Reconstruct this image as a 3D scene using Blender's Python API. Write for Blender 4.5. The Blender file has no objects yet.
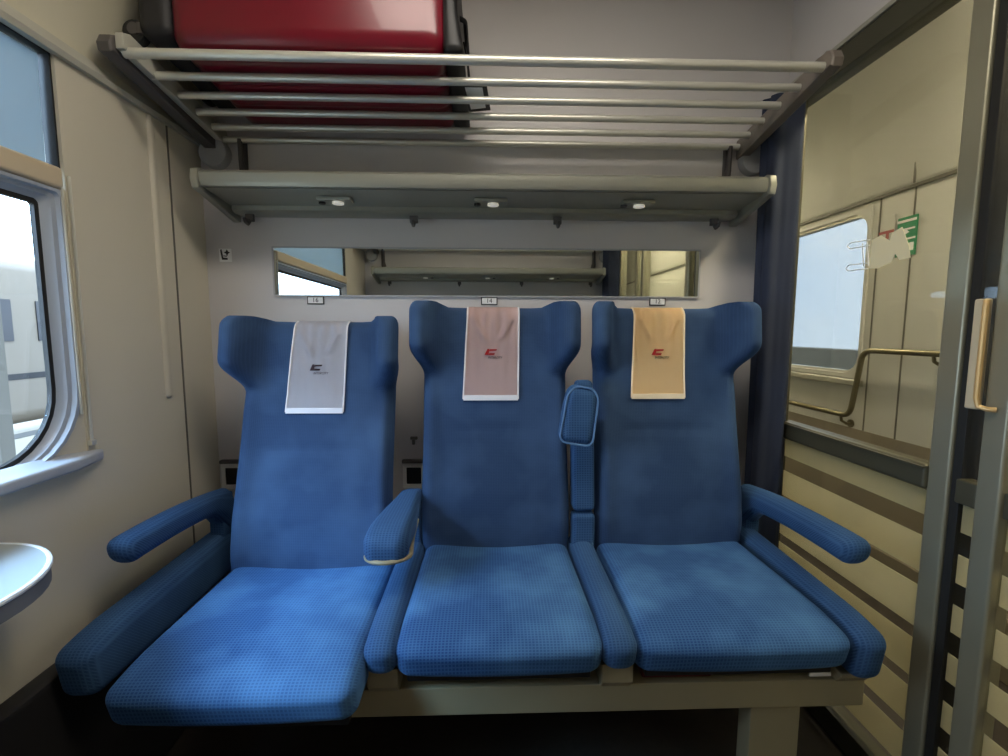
import bpy, bmesh, math, random
from mathutils import Vector, Matrix
random.seed(4)
C = bpy.context.scene.collection
PI = math.pi
CENTRE_Y = 0.60          # middle of the compartment between its two bulkheads

# ------------------------------------------------------------------ materials
def lin(c):
    out = []
    for v in c[:3]:
        v /= 255.0
        out.append(v/12.92 if v <= 0.04045 else ((v+0.055)/1.055)**2.4)
    return (*out, 1)

def newmat(name):
    m = bpy.data.materials.new(name); m.use_nodes = True
    nt = m.node_tree
    b = nt.nodes['Principled BSDF']
    return m, nt, b

def plain(name, rgb, rough=0.5, metal=0.0, spec=0.5, noise=0.0, scale=8, bump=0.0, bscale=200, coat=0.0):
    m, nt, b = newmat(name)
    c = lin(rgb)
    b.inputs['Roughness'].default_value = rough
    b.inputs['Metallic'].default_value = metal
    b.inputs['Specular IOR Level'].default_value = spec
    b.inputs['Coat Weight'].default_value = coat
    b.inputs['Base Color'].default_value = c
    tc = nt.nodes.new('ShaderNodeTexCoord')
    if noise:
        n = nt.nodes.new('ShaderNodeTexNoise'); n.inputs['Scale'].default_value = scale; n.inputs['Detail'].default_value = 4
        nt.links.new(tc.outputs['Object'], n.inputs['Vector'])
        mx = nt.nodes.new('ShaderNodeMix'); mx.data_type = 'RGBA'
        mx.inputs[6].default_value = tuple(x*(1-noise) for x in c[:3])+(1,)
        mx.inputs[7].default_value = tuple(min(1, x*(1+noise)) for x in c[:3])+(1,)
        nt.links.new(n.outputs['Fac'], mx.inputs[0]); nt.links.new(mx.outputs[2], b.inputs['Base Color'])
    if bump:
        n2 = nt.nodes.new('ShaderNodeTexNoise'); n2.inputs['Scale'].default_value = bscale
        nt.links.new(tc.outputs['Object'], n2.inputs['Vector'])
        bp = nt.nodes.new('ShaderNodeBump'); bp.inputs['Strength'].default_value = bump; bp.inputs['Distance'].default_value = 0.002
        nt.links.new(n2.outputs['Fac'], bp.inputs['Height']); nt.links.new(bp.outputs['Normal'], b.inputs['Normal'])
    return m

def math_node(nt, op, a, b=None, c=None):
    n = nt.nodes.new('ShaderNodeMath'); n.operation = op
    for i, v in enumerate((a, b, c)):
        if v is None: continue
        if isinstance(v, (int, float)): n.inputs[i].default_value = v
        else: nt.links.new(v, n.inputs[i])
    return n.outputs[0]

def moquette(name, base, light, pitch=0.0075, amt=0.5, wear=0.35):
    """blue train plush: tiny woven squares, worn lighter in soft patches"""
    m, nt, b = newmat(name)
    tc = nt.nodes.new('ShaderNodeTexCoord')
    sp = nt.nodes.new('ShaderNodeSeparateXYZ'); nt.links.new(tc.outputs['Object'], sp.inputs[0])
    k = 2*PI/pitch
    yz = math_node(nt, 'ADD', sp.outputs[1], sp.outputs[2])
    sx = math_node(nt, 'SINE', math_node(nt, 'MULTIPLY', sp.outputs[0], k))
    sy = math_node(nt, 'SINE', math_node(nt, 'MULTIPLY', yz, k))
    g = math_node(nt, 'MAXIMUM', sx, sy)
    g = math_node(nt, 'MULTIPLY_ADD', g, 0.5, 0.5)
    g = math_node(nt, 'POWER', g, 2.0)
    n1 = nt.nodes.new('ShaderNodeTexNoise'); n1.inputs['Scale'].default_value = 5.5; n1.inputs['Detail'].default_value = 3
    nt.links.new(tc.outputs['Object'], n1.inputs['Vector'])
    r1 = nt.nodes.new('ShaderNodeMapRange'); r1.inputs[1].default_value = 0.42; r1.inputs[2].default_value = 0.7
    nt.links.new(n1.outputs['Fac'], r1.inputs[0])
    f = math_node(nt, 'ADD', math_node(nt, 'MULTIPLY', g, amt), math_node(nt, 'MULTIPLY', r1.outputs[0], wear)); 
    mx = nt.nodes.new('ShaderNodeMix'); mx.data_type = 'RGBA'
    mx.inputs[6].default_value = lin(base); mx.inputs[7].default_value = lin(light)
    nt.links.new(f, mx.inputs[0]); nt.links.new(mx.outputs[2], b.inputs['Base Color'])
    b.inputs['Roughness'].default_value = 0.85
    b.inputs['Specular IOR Level'].default_value = 0.15
    b.inputs['Sheen Weight'].default_value = 0.25
    b.inputs['Sheen Roughness'].default_value = 0.4
    b.inputs['Sheen Tint'].default_value = lin((120, 165, 230))
    n2 = nt.nodes.new('ShaderNodeTexNoise'); n2.inputs['Scale'].default_value = 500
    nt.links.new(tc.outputs['Object'], n2.inputs['Vector'])
    h = math_node(nt, 'ADD', math_node(nt, 'MULTIPLY', g, -0.6), n2.outputs['Fac'])
    bp = nt.nodes.new('ShaderNodeBump'); bp.inputs['Strength'].default_value = 0.35; bp.inputs['Distance'].default_value = 0.0012
    nt.links.new(h, bp.inputs['Height']); nt.links.new(bp.outputs['Normal'], b.inputs['Normal'])
    return m

def glass(name, tint=(255, 255, 255), refl=0.06):
    m = bpy.data.materials.new(name); m.use_nodes = True; nt = m.node_tree
    for n in list(nt.nodes): nt.nodes.remove(n)
    o = nt.nodes.new('ShaderNodeOutputMaterial'); t = nt.nodes.new('ShaderNodeBsdfTransparent'); g = nt.nodes.new('ShaderNodeBsdfGlossy')
    t.inputs[0].default_value = lin(tint); g.inputs['Roughness'].default_value = 0.02
    fr = nt.nodes.new('ShaderNodeLayerWeight'); fr.inputs[0].default_value = 0.5
    mx = nt.nodes.new('ShaderNodeMixShader')
    s = math_node(nt, 'MULTIPLY_ADD', math_node(nt, 'POWER', fr.outputs['Facing'], 4.0), refl*6, refl*0.5)
    nt.links.new(s, mx.inputs[0]); nt.links.new(t.outputs[0], mx.inputs[1]); nt.links.new(g.outputs[0], mx.inputs[2])
    nt.links.new(mx.outputs[0], o.inputs[0])
    return m

def frosted(name, rgb, trans=0.55, clear=0.12):
    m = bpy.data.materials.new(name); m.use_nodes = True; nt = m.node_tree
    for n in list(nt.nodes): nt.nodes.remove(n)
    o = nt.nodes.new('ShaderNodeOutputMaterial'); d = nt.nodes.new('ShaderNodeBsdfDiffuse'); t = nt.nodes.new('ShaderNodeBsdfTranslucent')
    p = nt.nodes.new('ShaderNodeBsdfTransparent')
    d.inputs[0].default_value = lin(rgb); t.inputs[0].default_value = lin(rgb)
    a = nt.nodes.new('ShaderNodeMixShader'); a.inputs[0].default_value = trans
    b = nt.nodes.new('ShaderNodeMixShader'); b.inputs[0].default_value = clear
    nt.links.new(d.outputs[0], a.inputs[1]); nt.links.new(t.outputs[0], a.inputs[2])
    nt.links.new(a.outputs[0], b.inputs[1]); nt.links.new(p.outputs[0], b.inputs[2]); nt.links.new(b.outputs[0], o.inputs[0])
    return m

def emit(name, rgb, s):
    m, nt, b = newmat(name)
    b.inputs['Base Color'].default_value = lin(rgb)
    b.inputs['Emission Color'].default_value = lin(rgb); b.inputs['Emission Strength'].default_value = s
    return m

M = dict(
 laminate = plain('grey_laminate', (200, 196, 194), 0.45, noise=0.05, scale=3, bump=0.08, bscale=300),
 side     = plain('side_panel_laminate', (204, 197, 178), 0.42, noise=0.05, scale=2.5, bump=0.08, bscale=300),
 cove     = plain('cove_laminate', (206, 200, 176), 0.5, noise=0.03, scale=2),
 ceil     = plain('ceiling_paint', (190, 186, 180), 0.6),
 trim     = plain('trim_plastic', (176, 174, 160), 0.4),
 joint    = plain('panel_joint', (96, 92, 82), 0.7),
 alu      = plain('brushed_aluminium', (214, 212, 200), 0.32, metal=0.5, noise=0.06, scale=20),
 shelfm   = plain('shelf_aluminium', (154, 154, 142), 0.38, metal=0.45, noise=0.05, scale=14),
 post     = plain('bronze_aluminium', (156, 152, 130), 0.38, metal=0.55, noise=0.06, scale=10),
 rail     = plain('dark_bronze_aluminium', (92, 88, 70), 0.4, metal=0.5, noise=0.08, scale=14),
 header   = plain('dark_header_aluminium', (74, 72, 56), 0.45, metal=0.3),
 lip      = plain('light_header_lip', (176, 174, 160), 0.35, metal=0.5),
 armdark  = plain('dark_grey_plastic_and_arm_shade', (84, 80, 78), 0.55),
 armlite  = plain('taupe_plastic', (112, 103, 94), 0.5),
 disc     = plain('pale_grey_plastic', (168, 168, 168), 0.5),
 black    = plain('black_plastic', (14, 14, 15), 0.5),
 rubber   = plain('black_rubber', (26, 25, 22), 0.65),
 frame    = plain('bench_frame_paint', (142, 132, 104), 0.5, noise=0.06, scale=9),
 floor    = plain('floor_linoleum', (52, 46, 40), 0.55, noise=0.25, scale=60),
 dark     = plain('heater_cover_paint', (34, 33, 34), 0.6),
 red      = plain('suitcase_red_shell', (108, 4, 28), 0.3, noise=0.08, scale=6, coat=0.15),
 redcush  = plain('dark_red_strip', (96, 22, 24), 0.8),
 winframe = plain('window_frame_plastic', (158, 166, 176), 0.35),
 sill     = plain('sill_plastic', (168, 174, 182), 0.3),
 bar      = plain('cream_bar', (196, 180, 152), 0.45),
 tabletop = plain('table_laminate', (160, 170, 174), 0.3),
 tabledge = plain('table_edge', (112, 112, 112), 0.5),
 tablerim = plain('table_rim', (232, 240, 246), 0.3),
 sock     = plain('socket_plastic', (228, 226, 222), 0.4),
 white    = plain('white_print', (232, 232, 230), 0.5),
 cloth    = plain('white_headrest_cloth', (206, 204, 210), 0.9, bump=0.3, bscale=500),
 clothp   = plain('pink_glow_headrest_cloth', (226, 196, 190), 0.9, bump=0.3, bscale=500),  # pink glow on the middle cloth, put into its colour
 clotho   = plain('peach_glow_headrest_cloth', (255, 222, 168), 0.9, bump=0.3, bscale=500),  # warm light on the right cloth, put into its colour
 hem      = plain('cloth_hem', (232, 230, 232), 0.9),
 hemo     = plain('cloth_hem_warm_glow', (246, 228, 196), 0.9),  # hem tinted with the same warm glow
 logored  = plain('logo_red', (165, 25, 25), 0.8),
 logodark = plain('logo_dark', (58, 40, 44), 0.8),
 number   = plain('number_ink', (50, 50, 50), 0.7),
 green    = plain('sign_green', (10, 130, 80), 0.5),
 signred  = plain('sign_red', (150, 50, 50), 0.5),
 cream    = plain('sticker_cream', (232, 222, 184), 0.6),
 corr     = plain('corridor_laminate', (190, 189, 180), 0.4, noise=0.05, scale=3),
 corrlow  = plain('corridor_lower_panel', (132, 122, 104), 0.5, noise=0.05, scale=3),
 handrail = plain('handrail_steel', (120, 112, 84), 0.28, metal=0.8),
 handle   = plain('handle_warm_light_tint', (214, 178, 120), 0.3, metal=0.35),  # orange of the warm light, put into the grip colour
 handleb  = plain('handle_backplate', (196, 182, 152), 0.4),
 lampwhite= emit('reading_lamp_glow', (255, 250, 235), 0.2),
 ground   = plain('platform_concrete', (132, 122, 104), 0.8, noise=0.08, scale=1.5),
 groundd  = plain('platform_edge_stone', (62, 60, 54), 0.8),
 trainw   = plain('far_train_paint', (118, 110, 96), 0.5),
 trainb   = plain('far_train_windows', (22, 25, 30), 0.3),
 canopy   = plain('canopy_paint', (84, 82, 74), 0.7),
 yellow   = plain('yellow_paint', (130, 132, 16), 0.5),
 mirror   = plain('mirror_silver', (225, 228, 222), 0.015, metal=1.0),
 seat     = moquette('blue_plush', (32, 64, 110), (84, 128, 172), amt=0.34, wear=0.5),
 back     = moquette('blue_plush_back', (42, 62, 93), (74, 101, 134), pitch=0.005, amt=0.2, wear=0.45),
 pad      = moquette('blue_plush_pad', (36, 63, 100), (72, 108, 146), amt=0.45, wear=0.3),
 piping   = plain('blue_piping', (86, 124, 168), 0.8),
 curtain  = plain('navy_curtain', (38, 46, 66), 0.9, noise=0.12, scale=12, bump=0.2, bscale=400),
 glasswin = glass('window_glass', (250, 252, 252)),
 glassp   = glass('tinted_partition_glass', (240, 239, 234), 0.05),
 frost    = frosted('frosted_band_film', (240, 234, 208), 0.75, 0.08),
 ceillamp = emit('added_lamp_diffuser', (255, 246, 232), 11.5),  # glow of the added, unseen ceiling lamp
 corrlamp = emit('corridor_lamp_diffuser', (255, 244, 216), 62.0),
)
M['blind'] = frosted('roller_blind_film', (150, 158, 160), 0.06, 0.0)

# ------------------------------------------------------------------ mesh helpers
def quadgrid(bm, P, closed_u=False, mi=0):
    """P[j][i] rows of points -> quads, returns vertex rows"""
    V = [[bm.verts.new(p) for p in row] for row in P]
    for j in range(len(V)-1):
        n = len(V[j])
        for i in range(n if closed_u else n-1):
            f = bm.faces.new((V[j][i], V[j][(i+1) % n], V[j+1][(i+1) % n], V[j+1][i])); f.material_index = mi
    return V

def box(bm, x0, x1, y0, y1, z0, z1, bev=0.0, seg=2, mi=0):
    vs = [bm.verts.new((x, y, z)) for x in (x0, x1) for y in (y0, y1) for z in (z0, z1)]
    F = [(0,1,3,2),(4,6,7,5),(0,4,5,1),(2,3,7,6),(0,2,6,4),(1,5,7,3)]
    fs = [bm.faces.new([vs[i] for i in f]) for f in F]
    for f in fs: f.material_index = mi
    if bev:
        es = list({e for f in fs for e in f.edges})
        r = bmesh.ops.bevel(bm, geom=es, offset=bev, segments=seg, affect='EDGES', profile=0.5)
        for f in r['faces']: f.material_index = mi

def rbox(bm, lo, hi, r, deform=None, n=(8, 8, 4), k=4, mi=0):
    """softly rounded, subdivided block that can be bent by deform(x,y,z)"""
    def axis(a, b, m):
        r_ = min(r, (b-a)/2*0.999)
        L = [a + r_*(1-math.cos(PI/2*i/k)) if False else a + r_*i/k for i in range(k)]
        Mid = [a+r_ + (b-a-2*r_)*i/m for i in range(m+1)]
        return L + Mid + [2*(a+b)/2 - v for v in reversed(L)]
    A = [axis(lo[d], hi[d], n[d]) for d in range(3)]
    tmp = bmesh.new()
    def pt(p):
        q = [min(max(p[d], lo[d]+min(r,(hi[d]-lo[d])/2)), hi[d]-min(r,(hi[d]-lo[d])/2)) for d in range(3)]
        d = Vector(p)-Vector(q)
        # push the surface of the cube shell onto the rounded shell
        if d.length > 1e-9:
            e = Vector([abs(c) for c in d]); mx = max(e)
            # cube-shell -> sphere direction (use tangent warp for even spacing)
            w = Vector([math.tan(c/mx*PI/4)*mx if mx > 0 else 0 for c in d])
            d = w.normalized()*min(r, 1e9)
        return Vector(q)+d
    for ax in range(3):
        o1, o2 = [d for d in range(3) if d != ax]
        for side in (0, 1):
            rows = []
            for v in A[o2]:
                row = []
                for u in A[o1]:
                    p = [0, 0, 0]; p[ax] = hi[ax] if side else lo[ax]; p[o1] = u; p[o2] = v
                    row.append(pt(p))
                rows.append(row)
            quadgrid(tmp, rows)
    bmesh.ops.remove_doubles(tmp, verts=tmp.verts, dist=1e-5)
    bmesh.ops.recalc_face_normals(tmp, faces=tmp.faces)
    vm = {}
    for v in tmp.verts:
        c = v.co
        if deform: c = Vector(deform(*c))
        vm[v] = bm.verts.new(c)
    for f in tmp.faces:
        nf = bm.faces.new([vm[v] for v in f.verts]); nf.smooth = True; nf.material_index = mi
    tmp.free()

def tube(bm, pts, r, n=12, closed=False, mi=0, r2=None):
    pts = [Vector(p) for p in pts]; N = len(pts); rings = []
    up = Vector((0, 0, 1)); prev = None
    for i, p in enumerate(pts):
        if closed: t = pts[(i+1) % N]-pts[i-1]
        else: t = pts[min(i+1, N-1)]-pts[max(i-1, 0)]
        t.normalize()
        if prev is None:
            a = up.cross(t)
            if a.length < 1e-3: a = Vector((1, 0, 0)).cross(t)
            a.normalize()
        else:
            a = prev - t*prev.dot(t); a.normalize()
        prev = a; b = t.cross(a)
        rr = r if r2 is None else r + (r2-r)*i/(N-1)
        rings.append([p + a*math.cos(2*PI*k/n)*rr + b*math.sin(2*PI*k/n)*rr for k in range(n)])
    if closed: 
        V = [[bm.verts.new(q) for q in ring] for ring in rings]
        for j in range(N):
            for k in range(n):
                f = bm.faces.new((V[j][k], V[j][(k+1)%n], V[(j+1)%N][(k+1)%n], V[(j+1)%N][k])); f.smooth=True; f.material_index=mi
        return
    V = quadgrid(bm, rings, True, mi)
    for f in bm.faces: pass
    for ring in (V[0], V[-1]):
        f = bm.faces.new(ring if ring is V[-1] else list(reversed(ring))); f.material_index = mi

def prism(bm, outline, axis, a, b, bev=0.0, seg=2, mi=0):
    """outline in the two other axes (in x,y,z order) extruded from a to b along axis"""
    def mk(p, t):
        q = list(p); q.insert(axis, t); return q
    A = [bm.verts.new(mk(p, a)) for p in outline]; B = [bm.verts.new(mk(p, b)) for p in outline]
    n = len(outline)
    fs = [bm.faces.new(A), bm.faces.new(list(reversed(B)))]
    for i in range(n): fs.append(bm.faces.new((A[i], B[i], B[(i+1) % n], A[(i+1) % n])))
    for f in fs: f.material_index = mi
    if bev:
        es = list({e for f in fs[:2] for e in f.edges})
        bmesh.ops.bevel(bm, geom=es, offset=bev, segments=seg, affect='EDGES', profile=0.5)

def frame_ring(bm, outer, inner, axis, a, b, mi=0):
    """plate with a hole: outer and inner outlines with the same point count"""
    def mk(p, t):
        q = list(p); q.insert(axis, t); return q
    n = len(outer)
    OA = [bm.verts.new(mk(p, a)) for p in outer]; OB = [bm.verts.new(mk(p, b)) for p in outer]
    IA = [bm.verts.new(mk(p, a)) for p in inner]; IB = [bm.verts.new(mk(p, b)) for p in inner]
    for i in range(n):
        j = (i+1) % n
        for q in ((OA[i], OA[j], IA[j], IA[i]), (OB[i], IB[i], IB[j], OB[j]), (OA[i], OB[i], OB[j], OA[j]), (IA[i], IA[j], IB[j], IB[i])):
            try: f = bm.faces.new(q); f.material_index = mi
            except ValueError: pass

def rrect(x0, x1, y0, y1, r, k=8, rt=None):
    """rounded rectangle, rt = radius of the two upper corners"""
    rt = r if rt is None else rt
    out = []
    for cx, cy, a0, rr in ((x1, y1, 0, rt), (x0, y1, 90, rt), (x0, y0, 180, r), (x1, y0, 270, r)):
        sx = -1 if cx == x1 else 1; sy = -1 if cy == y1 else 1
        for i in range(k+1):
            a = math.radians(a0+90*i/k)
            out.append((cx+sx*rr+rr*math.cos(a), cy+sy*rr+rr*math.sin(a)))
    return out

def lathe(bm, prof, c, axis=2, n=20, mi=0):
    rings = []
    for r, h in prof:
        ring = []
        for k in range(n):
            a = 2*PI*k/n; p = [r*math.cos(a), r*math.sin(a)]; p.insert(axis, h)
            ring.append((c[0]+p[0], c[1]+p[1], c[2]+p[2]))
        rings.append(ring)
    V = quadgrid(bm, rings, True, mi)
    bm.faces.new(V[0]).material_index = mi; bm.faces.new(V[-1]).material_index = mi

def wloc(o):
    v = Vector((0, 0, 0))
    while o is not None: v += o.location; o = o.parent
    return v

def obj(name, bm, mats, parent=None, smooth=True, angle=35, origin=None):
    """link a bmesh (in world coordinates) as one mesh object"""
    bmesh.ops.recalc_face_normals(bm, faces=bm.faces)
    me = bpy.data.meshes.new(name); 
    if parent is None:
        if origin is None:
            xs = [v.co for v in bm.verts]
            origin = Vector(((min(c.x for c in xs)+max(c.x for c in xs))/2, (min(c.y for c in xs)+max(c.y for c in xs))/2, min(c.z for c in xs)))
        off = Vector(origin)
    else: off = wloc(parent)
    bmesh.ops.translate(bm, verts=bm.verts, vec=-off)
    if smooth:
        for f in bm.faces: f.smooth = True
        for e in bm.edges:
            if len(e.link_faces) == 2 and e.calc_face_angle(0) > math.radians(angle): e.smooth = False
    bm.to_mesh(me); bm.free()
    o = bpy.data.objects.new(name, me); C.objects.link(o)
    if smooth and angle <= 35:
        wn = o.modifiers.new('weighted_normals', 'WEIGHTED_NORMAL'); wn.keep_sharp = True; wn.weight = 50
    for m in (mats if isinstance(mats, (list, tuple)) else [mats]): me.materials.append(m)
    if parent is None: o.location = off
    else: o.parent = parent
    return o

def thing(name, label, cat, loc, group=None):
    o = bpy.data.objects.new(name, None); C.objects.link(o)
    o.empty_display_size = 0.05; o.location = loc
    o['label'] = label; o['category'] = cat
    if group: o['group'] = group
    return o

def tag(o, label, cat, group=None, kind=None):
    o['label'] = label; o['category'] = cat
    if group: o['group'] = group
    if kind: o['kind'] = kind
    return o

def struct(o, label=None, cat=None):
    o['kind'] = 'structure'
    if label: o['label'] = label
    if cat: o['category'] = cat
    return o

def sroot(name, loc, label, cat):
    o = bpy.data.objects.new(name, None); C.objects.link(o); o.location = loc; o.empty_display_size = 0.05
    return struct(o, label, cat)

def dup(root, loc, rotz=0, label=None, group=None, skip=()):
    r = root.copy(); C.objects.link(r); r.location = loc; r.rotation_euler = (0, 0, rotz)
    if label: r['label'] = label
    if group: r['group'] = group
    for ch in list(root.children):
        if ch.name.split('.')[0] in skip: continue
        c = ch.copy(); C.objects.link(c); c.parent = r
        for g in list(ch.children):
            d = g.copy(); C.objects.link(d); d.parent = c
    return r

def textmesh(name, body, size, mat, loc, rot, parent, extrude=0.0003, shear=0.0, sx=1.0):
    cu = bpy.data.curves.new(name, 'FONT'); cu.body = body; cu.size = size; cu.extrude = extrude
    cu.align_x = 'CENTER'; cu.align_y = 'CENTER'; cu.shear = shear; cu.resolution_u = 3
    t = bpy.data.objects.new(name, cu); C.objects.link(t)
    bpy.context.view_layer.update()
    me = bpy.data.meshes.new_from_object(t.evaluated_get(bpy.context.evaluated_depsgraph_get()))
    bpy.data.objects.remove(t); bpy.data.curves.remove(cu)
    me.transform(Matrix.Diagonal((sx, 1, 1, 1)))
    me.transform(rot.to_4x4()); me.transform(Matrix.Translation(Vector(loc)-wloc(parent)))
    me.materials.clear(); me.materials.append(mat)
    o = bpy.data.objects.new(name, me); C.objects.link(o); o.parent = parent
    return o
FACE = Matrix.Rotation(PI/2, 3, 'X')          # text standing upright, read from -y

# ------------------------------------------------------------------ room shell
XL, XR, YB, YO = -0.935, 1.0, 1.60, -0.40
ZC = 2.30
bm = bmesh.new(); box(bm, XL-0.1, 1.80, -3.2, 4.2, -0.06, 0.0)
struct(obj('floor', bm, M['floor'], smooth=False), 'dark brown speckled train floor', 'floor')
bm = bmesh.new(); box(bm, XL-0.1, XR+0.03, YO-0.05, YB+0.05, ZC, ZC+0.04)
struct(obj('ceiling', bm, M['ceil'], smooth=False), 'pale compartment ceiling above the racks', 'ceiling')
bm = bmesh.new(); box(bm, XL-0.1, XR, YB, YB+0.05, 0, ZC)
wb = struct(obj('wall_back', bm, M['laminate'], smooth=False), 'grey laminate bulkhead behind the three blue seats', 'wall')
bm = bmesh.new(); box(bm, XL-0.1, XR, YO-0.05, YO, 0, ZC)
struct(obj('wall_front', bm, M['laminate'], smooth=False), 'grey laminate bulkhead facing the seats, seen in the mirror', 'wall')

# left (window) wall: flat panel with a rectangular opening, then a curved cove
WY0, WY1, WZ0, WZ1 = 0.07, 1.092, 0.862, 1.75
bm = bmesh.new()
box(bm, XL-0.05, XL, YO, WY0, 0, 1.75); box(bm, XL-0.05, XL, WY1, YB, 0, 1.75)
box(bm, XL-0.05, XL, WY0, WY1, 0, WZ0)
wl = struct(obj('wall_left', bm, M['side'], smooth=False), 'beige grey window-side wall panels', 'wall')
bm = bmesh.new()
prof = [(XL, 1.785), (XL+0.005, 1.83), (XL+0.02, 1.90), (XL+0.05, 1.98), (XL+0.10, 2.08), (XL+0.17, 2.17), (XL+0.27, 2.25), (XL+0.38, 2.30)]
prism(bm, prof+[(XL-0.05, 2.30), (XL-0.05, 1.785)], 1, YO, YB)
struct(obj('trim_1', bm, M['cove']), 'curved beige cove above the window wall', 'trim')
bm = bmesh.new()
prism(bm, [(XL-0.03, 1.75), (XL+0.012, 1.75), (XL+0.016, 1.762), (XL+0.006, 1.787), (XL-0.03, 1.787)], 1, YO, YB)
struct(obj('trim_2', bm, M['trim'], smooth=False), 'pale trim strip along the top of the window wall', 'trim')
# panel joints and the raised rib
bm = bmesh.new(); box(bm, XL, XL+0.0025, 1.438, 1.443, 0.46, 1.75)
struct(obj('trim_3', bm, M['joint'], smooth=False), 'thin vertical panel joint near the corner', 'trim')
bm = bmesh.new()
rbox(bm, (XL-0.012, 1.36, 0.965), (XL+0.008, 1.385, 1.752), 0.009, n=(1, 1, 6), k=3)
struct(obj('trim_4', bm, M['side']), 'soft vertical rib pressed into the wall panel', 'trim')
bm = bmesh.new(); box(bm, XL, XL+0.05, YO, 1.30, 0.0, 0.455, 0.012)
heater = struct(obj('baseboard_left', bm, M['dark']), 'dark heater duct along the foot of the window wall', 'baseboard')
bm = bmesh.new(); box(bm, -0.90, 0.96, 1.46, YB, 0.0, 0.36, 0.01)
struct(obj('baseboard_back', bm, M['dark']), 'dark heater cover under the seats', 'baseboard')

# window: frame, gasket, rounded pane, blind guide, sill
win = sroot('window_1', (XL, 0.58, WZ0), 'train window with pale rounded frame', 'window')
out = rrect(WY0, WY1, WZ0, 1.435+0.035, 0.001)
o2 = rrect(WY0+0.008, 1.080, 0.868, 1.464, 0.160, rt=0.012)
inn = rrect(0.120, 1.044, 0.882, 1.436, 0.150, rt=0.012)
bm = bmesh.new()
frame_ring(bm, out, o2, 0, XL-0.05, XL-0.004)
obj('surround', bm, M['side'], win)
bm = bmesh.new()
steps = [(0.0, XL+0.004), (0.25, XL+0.004), (0.35, XL-0.004), (0.6, XL-0.006), (0.7, XL-0.012), (1.0, XL-0.018)]
rows = []
for t, x in [(0.0, XL-0.04)] + steps + [(1.0, XL-0.028)]:
    rows.append([(x, a[0]+(b[0]-a[0])*t, a[1]+(b[1]-a[1])*t) for a, b in zip(o2, inn)])
quadgrid(bm, rows, True)
obj('window_frame', bm, M['winframe'], win)
bm = bmesh.new()
in2 = rrect(0.130, 1.034, 0.892, 1.426, 0.140, rt=0.006)
frame_ring(bm, inn, in2, 0, XL-0.028, XL-0.018)
obj('gasket', bm, M['rubber'], win)
bm = bmesh.new(); prism(bm, in2, 0, XL-0.027, XL-0.023)
obj('pane', bm, M['glasswin'], win, smooth=False)
bm = bmesh.new()
rbox(bm, (XL-0.01, WY0-0.02, 0.852), (XL+0.032, 1.125, 0.878), 0.008, deform=lambda x, y, z: (x if y < 1.05 else x-(x-XL)*min(1, (y-1.05)/0.075)*0.8, y, z+(0.018 if y < 1.0 else 0.018*(1-min(1, (y-1.0)/0.1)))*max(0, (XL+0.02-x))/0.03), n=(2, 12, 1), k=2)
obj('sill', bm, M['sill'], win)
bm = bmesh.new(); tube(bm, [(XL+0.004, 1.098, 1.50), (XL+0.004, 1.098, 0.90)], 0.0035, 8); tube(bm, [(XL+0.004, 1.077, 1.47), (XL+0.004, 1.077, 0.97)], 0.003, 8)
box(bm, XL, XL+0.010, 1.090, 1.106, 0.893, 0.905, 0.002)
obj('blind_guide', bm, M['alu'], win)

# roller blind with its cream pull bar
bl = thing('roller_blind', 'grey translucent roller blind drawn over the top of the window', 'blind', (XL, 0.58, 1.46))
bm = bmesh.new()
rows = []
for j in range(9):
    z = 1.505 + (1.745-1.505)*j/8
    rows.append([(XL-0.020+0.006*math.sin(y*9+z*5), y, z) for y in [0.08+0.999*i/24 for i in range(25)]])
V = quadgrid(bm, rows); ret = bmesh.ops.solidify(bm, geom=bm.faces[:], thickness=0.0015)
obj('blind_fabric', bm, M['blind'], bl)
bm = bmesh.new(); rbox(bm, (XL-0.026, 0.078, 1.466), (XL+0.008, 1.082, 1.512), 0.008, n=(2, 6, 2), k=3)
obj('pull_bar', bm, M['bar'], bl)
bm = bmesh.new(); box(bm, XL-0.03, XL-0.004, 1.084, 1.088, 1.512, 1.748); box(bm, XL-0.03, XL-0.004, 0.07, 0.076, 1.512, 1.748); box(bm, XL-0.03, XL-0.004, 0.07, 1.088, 1.7475, 1.7515)
obj('black_edge', bm, M['rubber'], bl, smooth=False)
bm = bmesh.new(); box(bm, XL-0.052, XL-0.045, WY0, WY1, 1.46, 1.76)
obj('backing_glass', bm, M['glasswin'], bl, smooth=False)

# ------------------------------------------------------------------ right partition (fixed glazing) and sliding door
pr = sroot('wall_right', (XR, 1.25, 0), 'glazed corridor partition with mid rail and frosted bands', 'wall')
bm = bmesh.new(); box(bm, XR-0.004, XR+0.03, YO, YB, 1.96, ZC)
obj('upper_panel', bm, M['laminate'], pr, smooth=False)
bm = bmesh.new(); box(bm, XR-0.02, XR+0.04, YO, YB, 1.885, 1.948, 0.003)
obj('header', bm, M['header'], pr)
bm = bmesh.new(); box(bm, XR-0.026, XR+0.04, YO, YB, 1.948, 1.962, 0.004)
obj('header_lip', bm, M['lip'], pr)
bm = bmesh.new(); rbox(bm, (XR-0.018, 0.990, 0.806), (XR+0.03, 1.535, 0.862), 0.008, n=(1, 3, 1), k=3)
box(bm, XR-0.022, XR-0.012, 0.993, 1.53, 0.853, 0.858, 0.001)
obj('mid_rail', bm, M['rail'], pr)
bm = bmesh.new(); box(bm, XR-0.003, XR+0.006, 1.512, 1.535, 0.0, 1.89, 0.001); box(bm, XR-0.003, XR+0.008, 1.535, YB, 0, 1.89)
obj('edge_stile', bm, M['rail'], pr)
bm = bmesh.new(); box(bm, XR-0.02, XR+0.03, 0.99, 1.535, 0.0, 0.07, 0.004)
obj('bottom_rail', bm, M['header'], pr)
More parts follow.
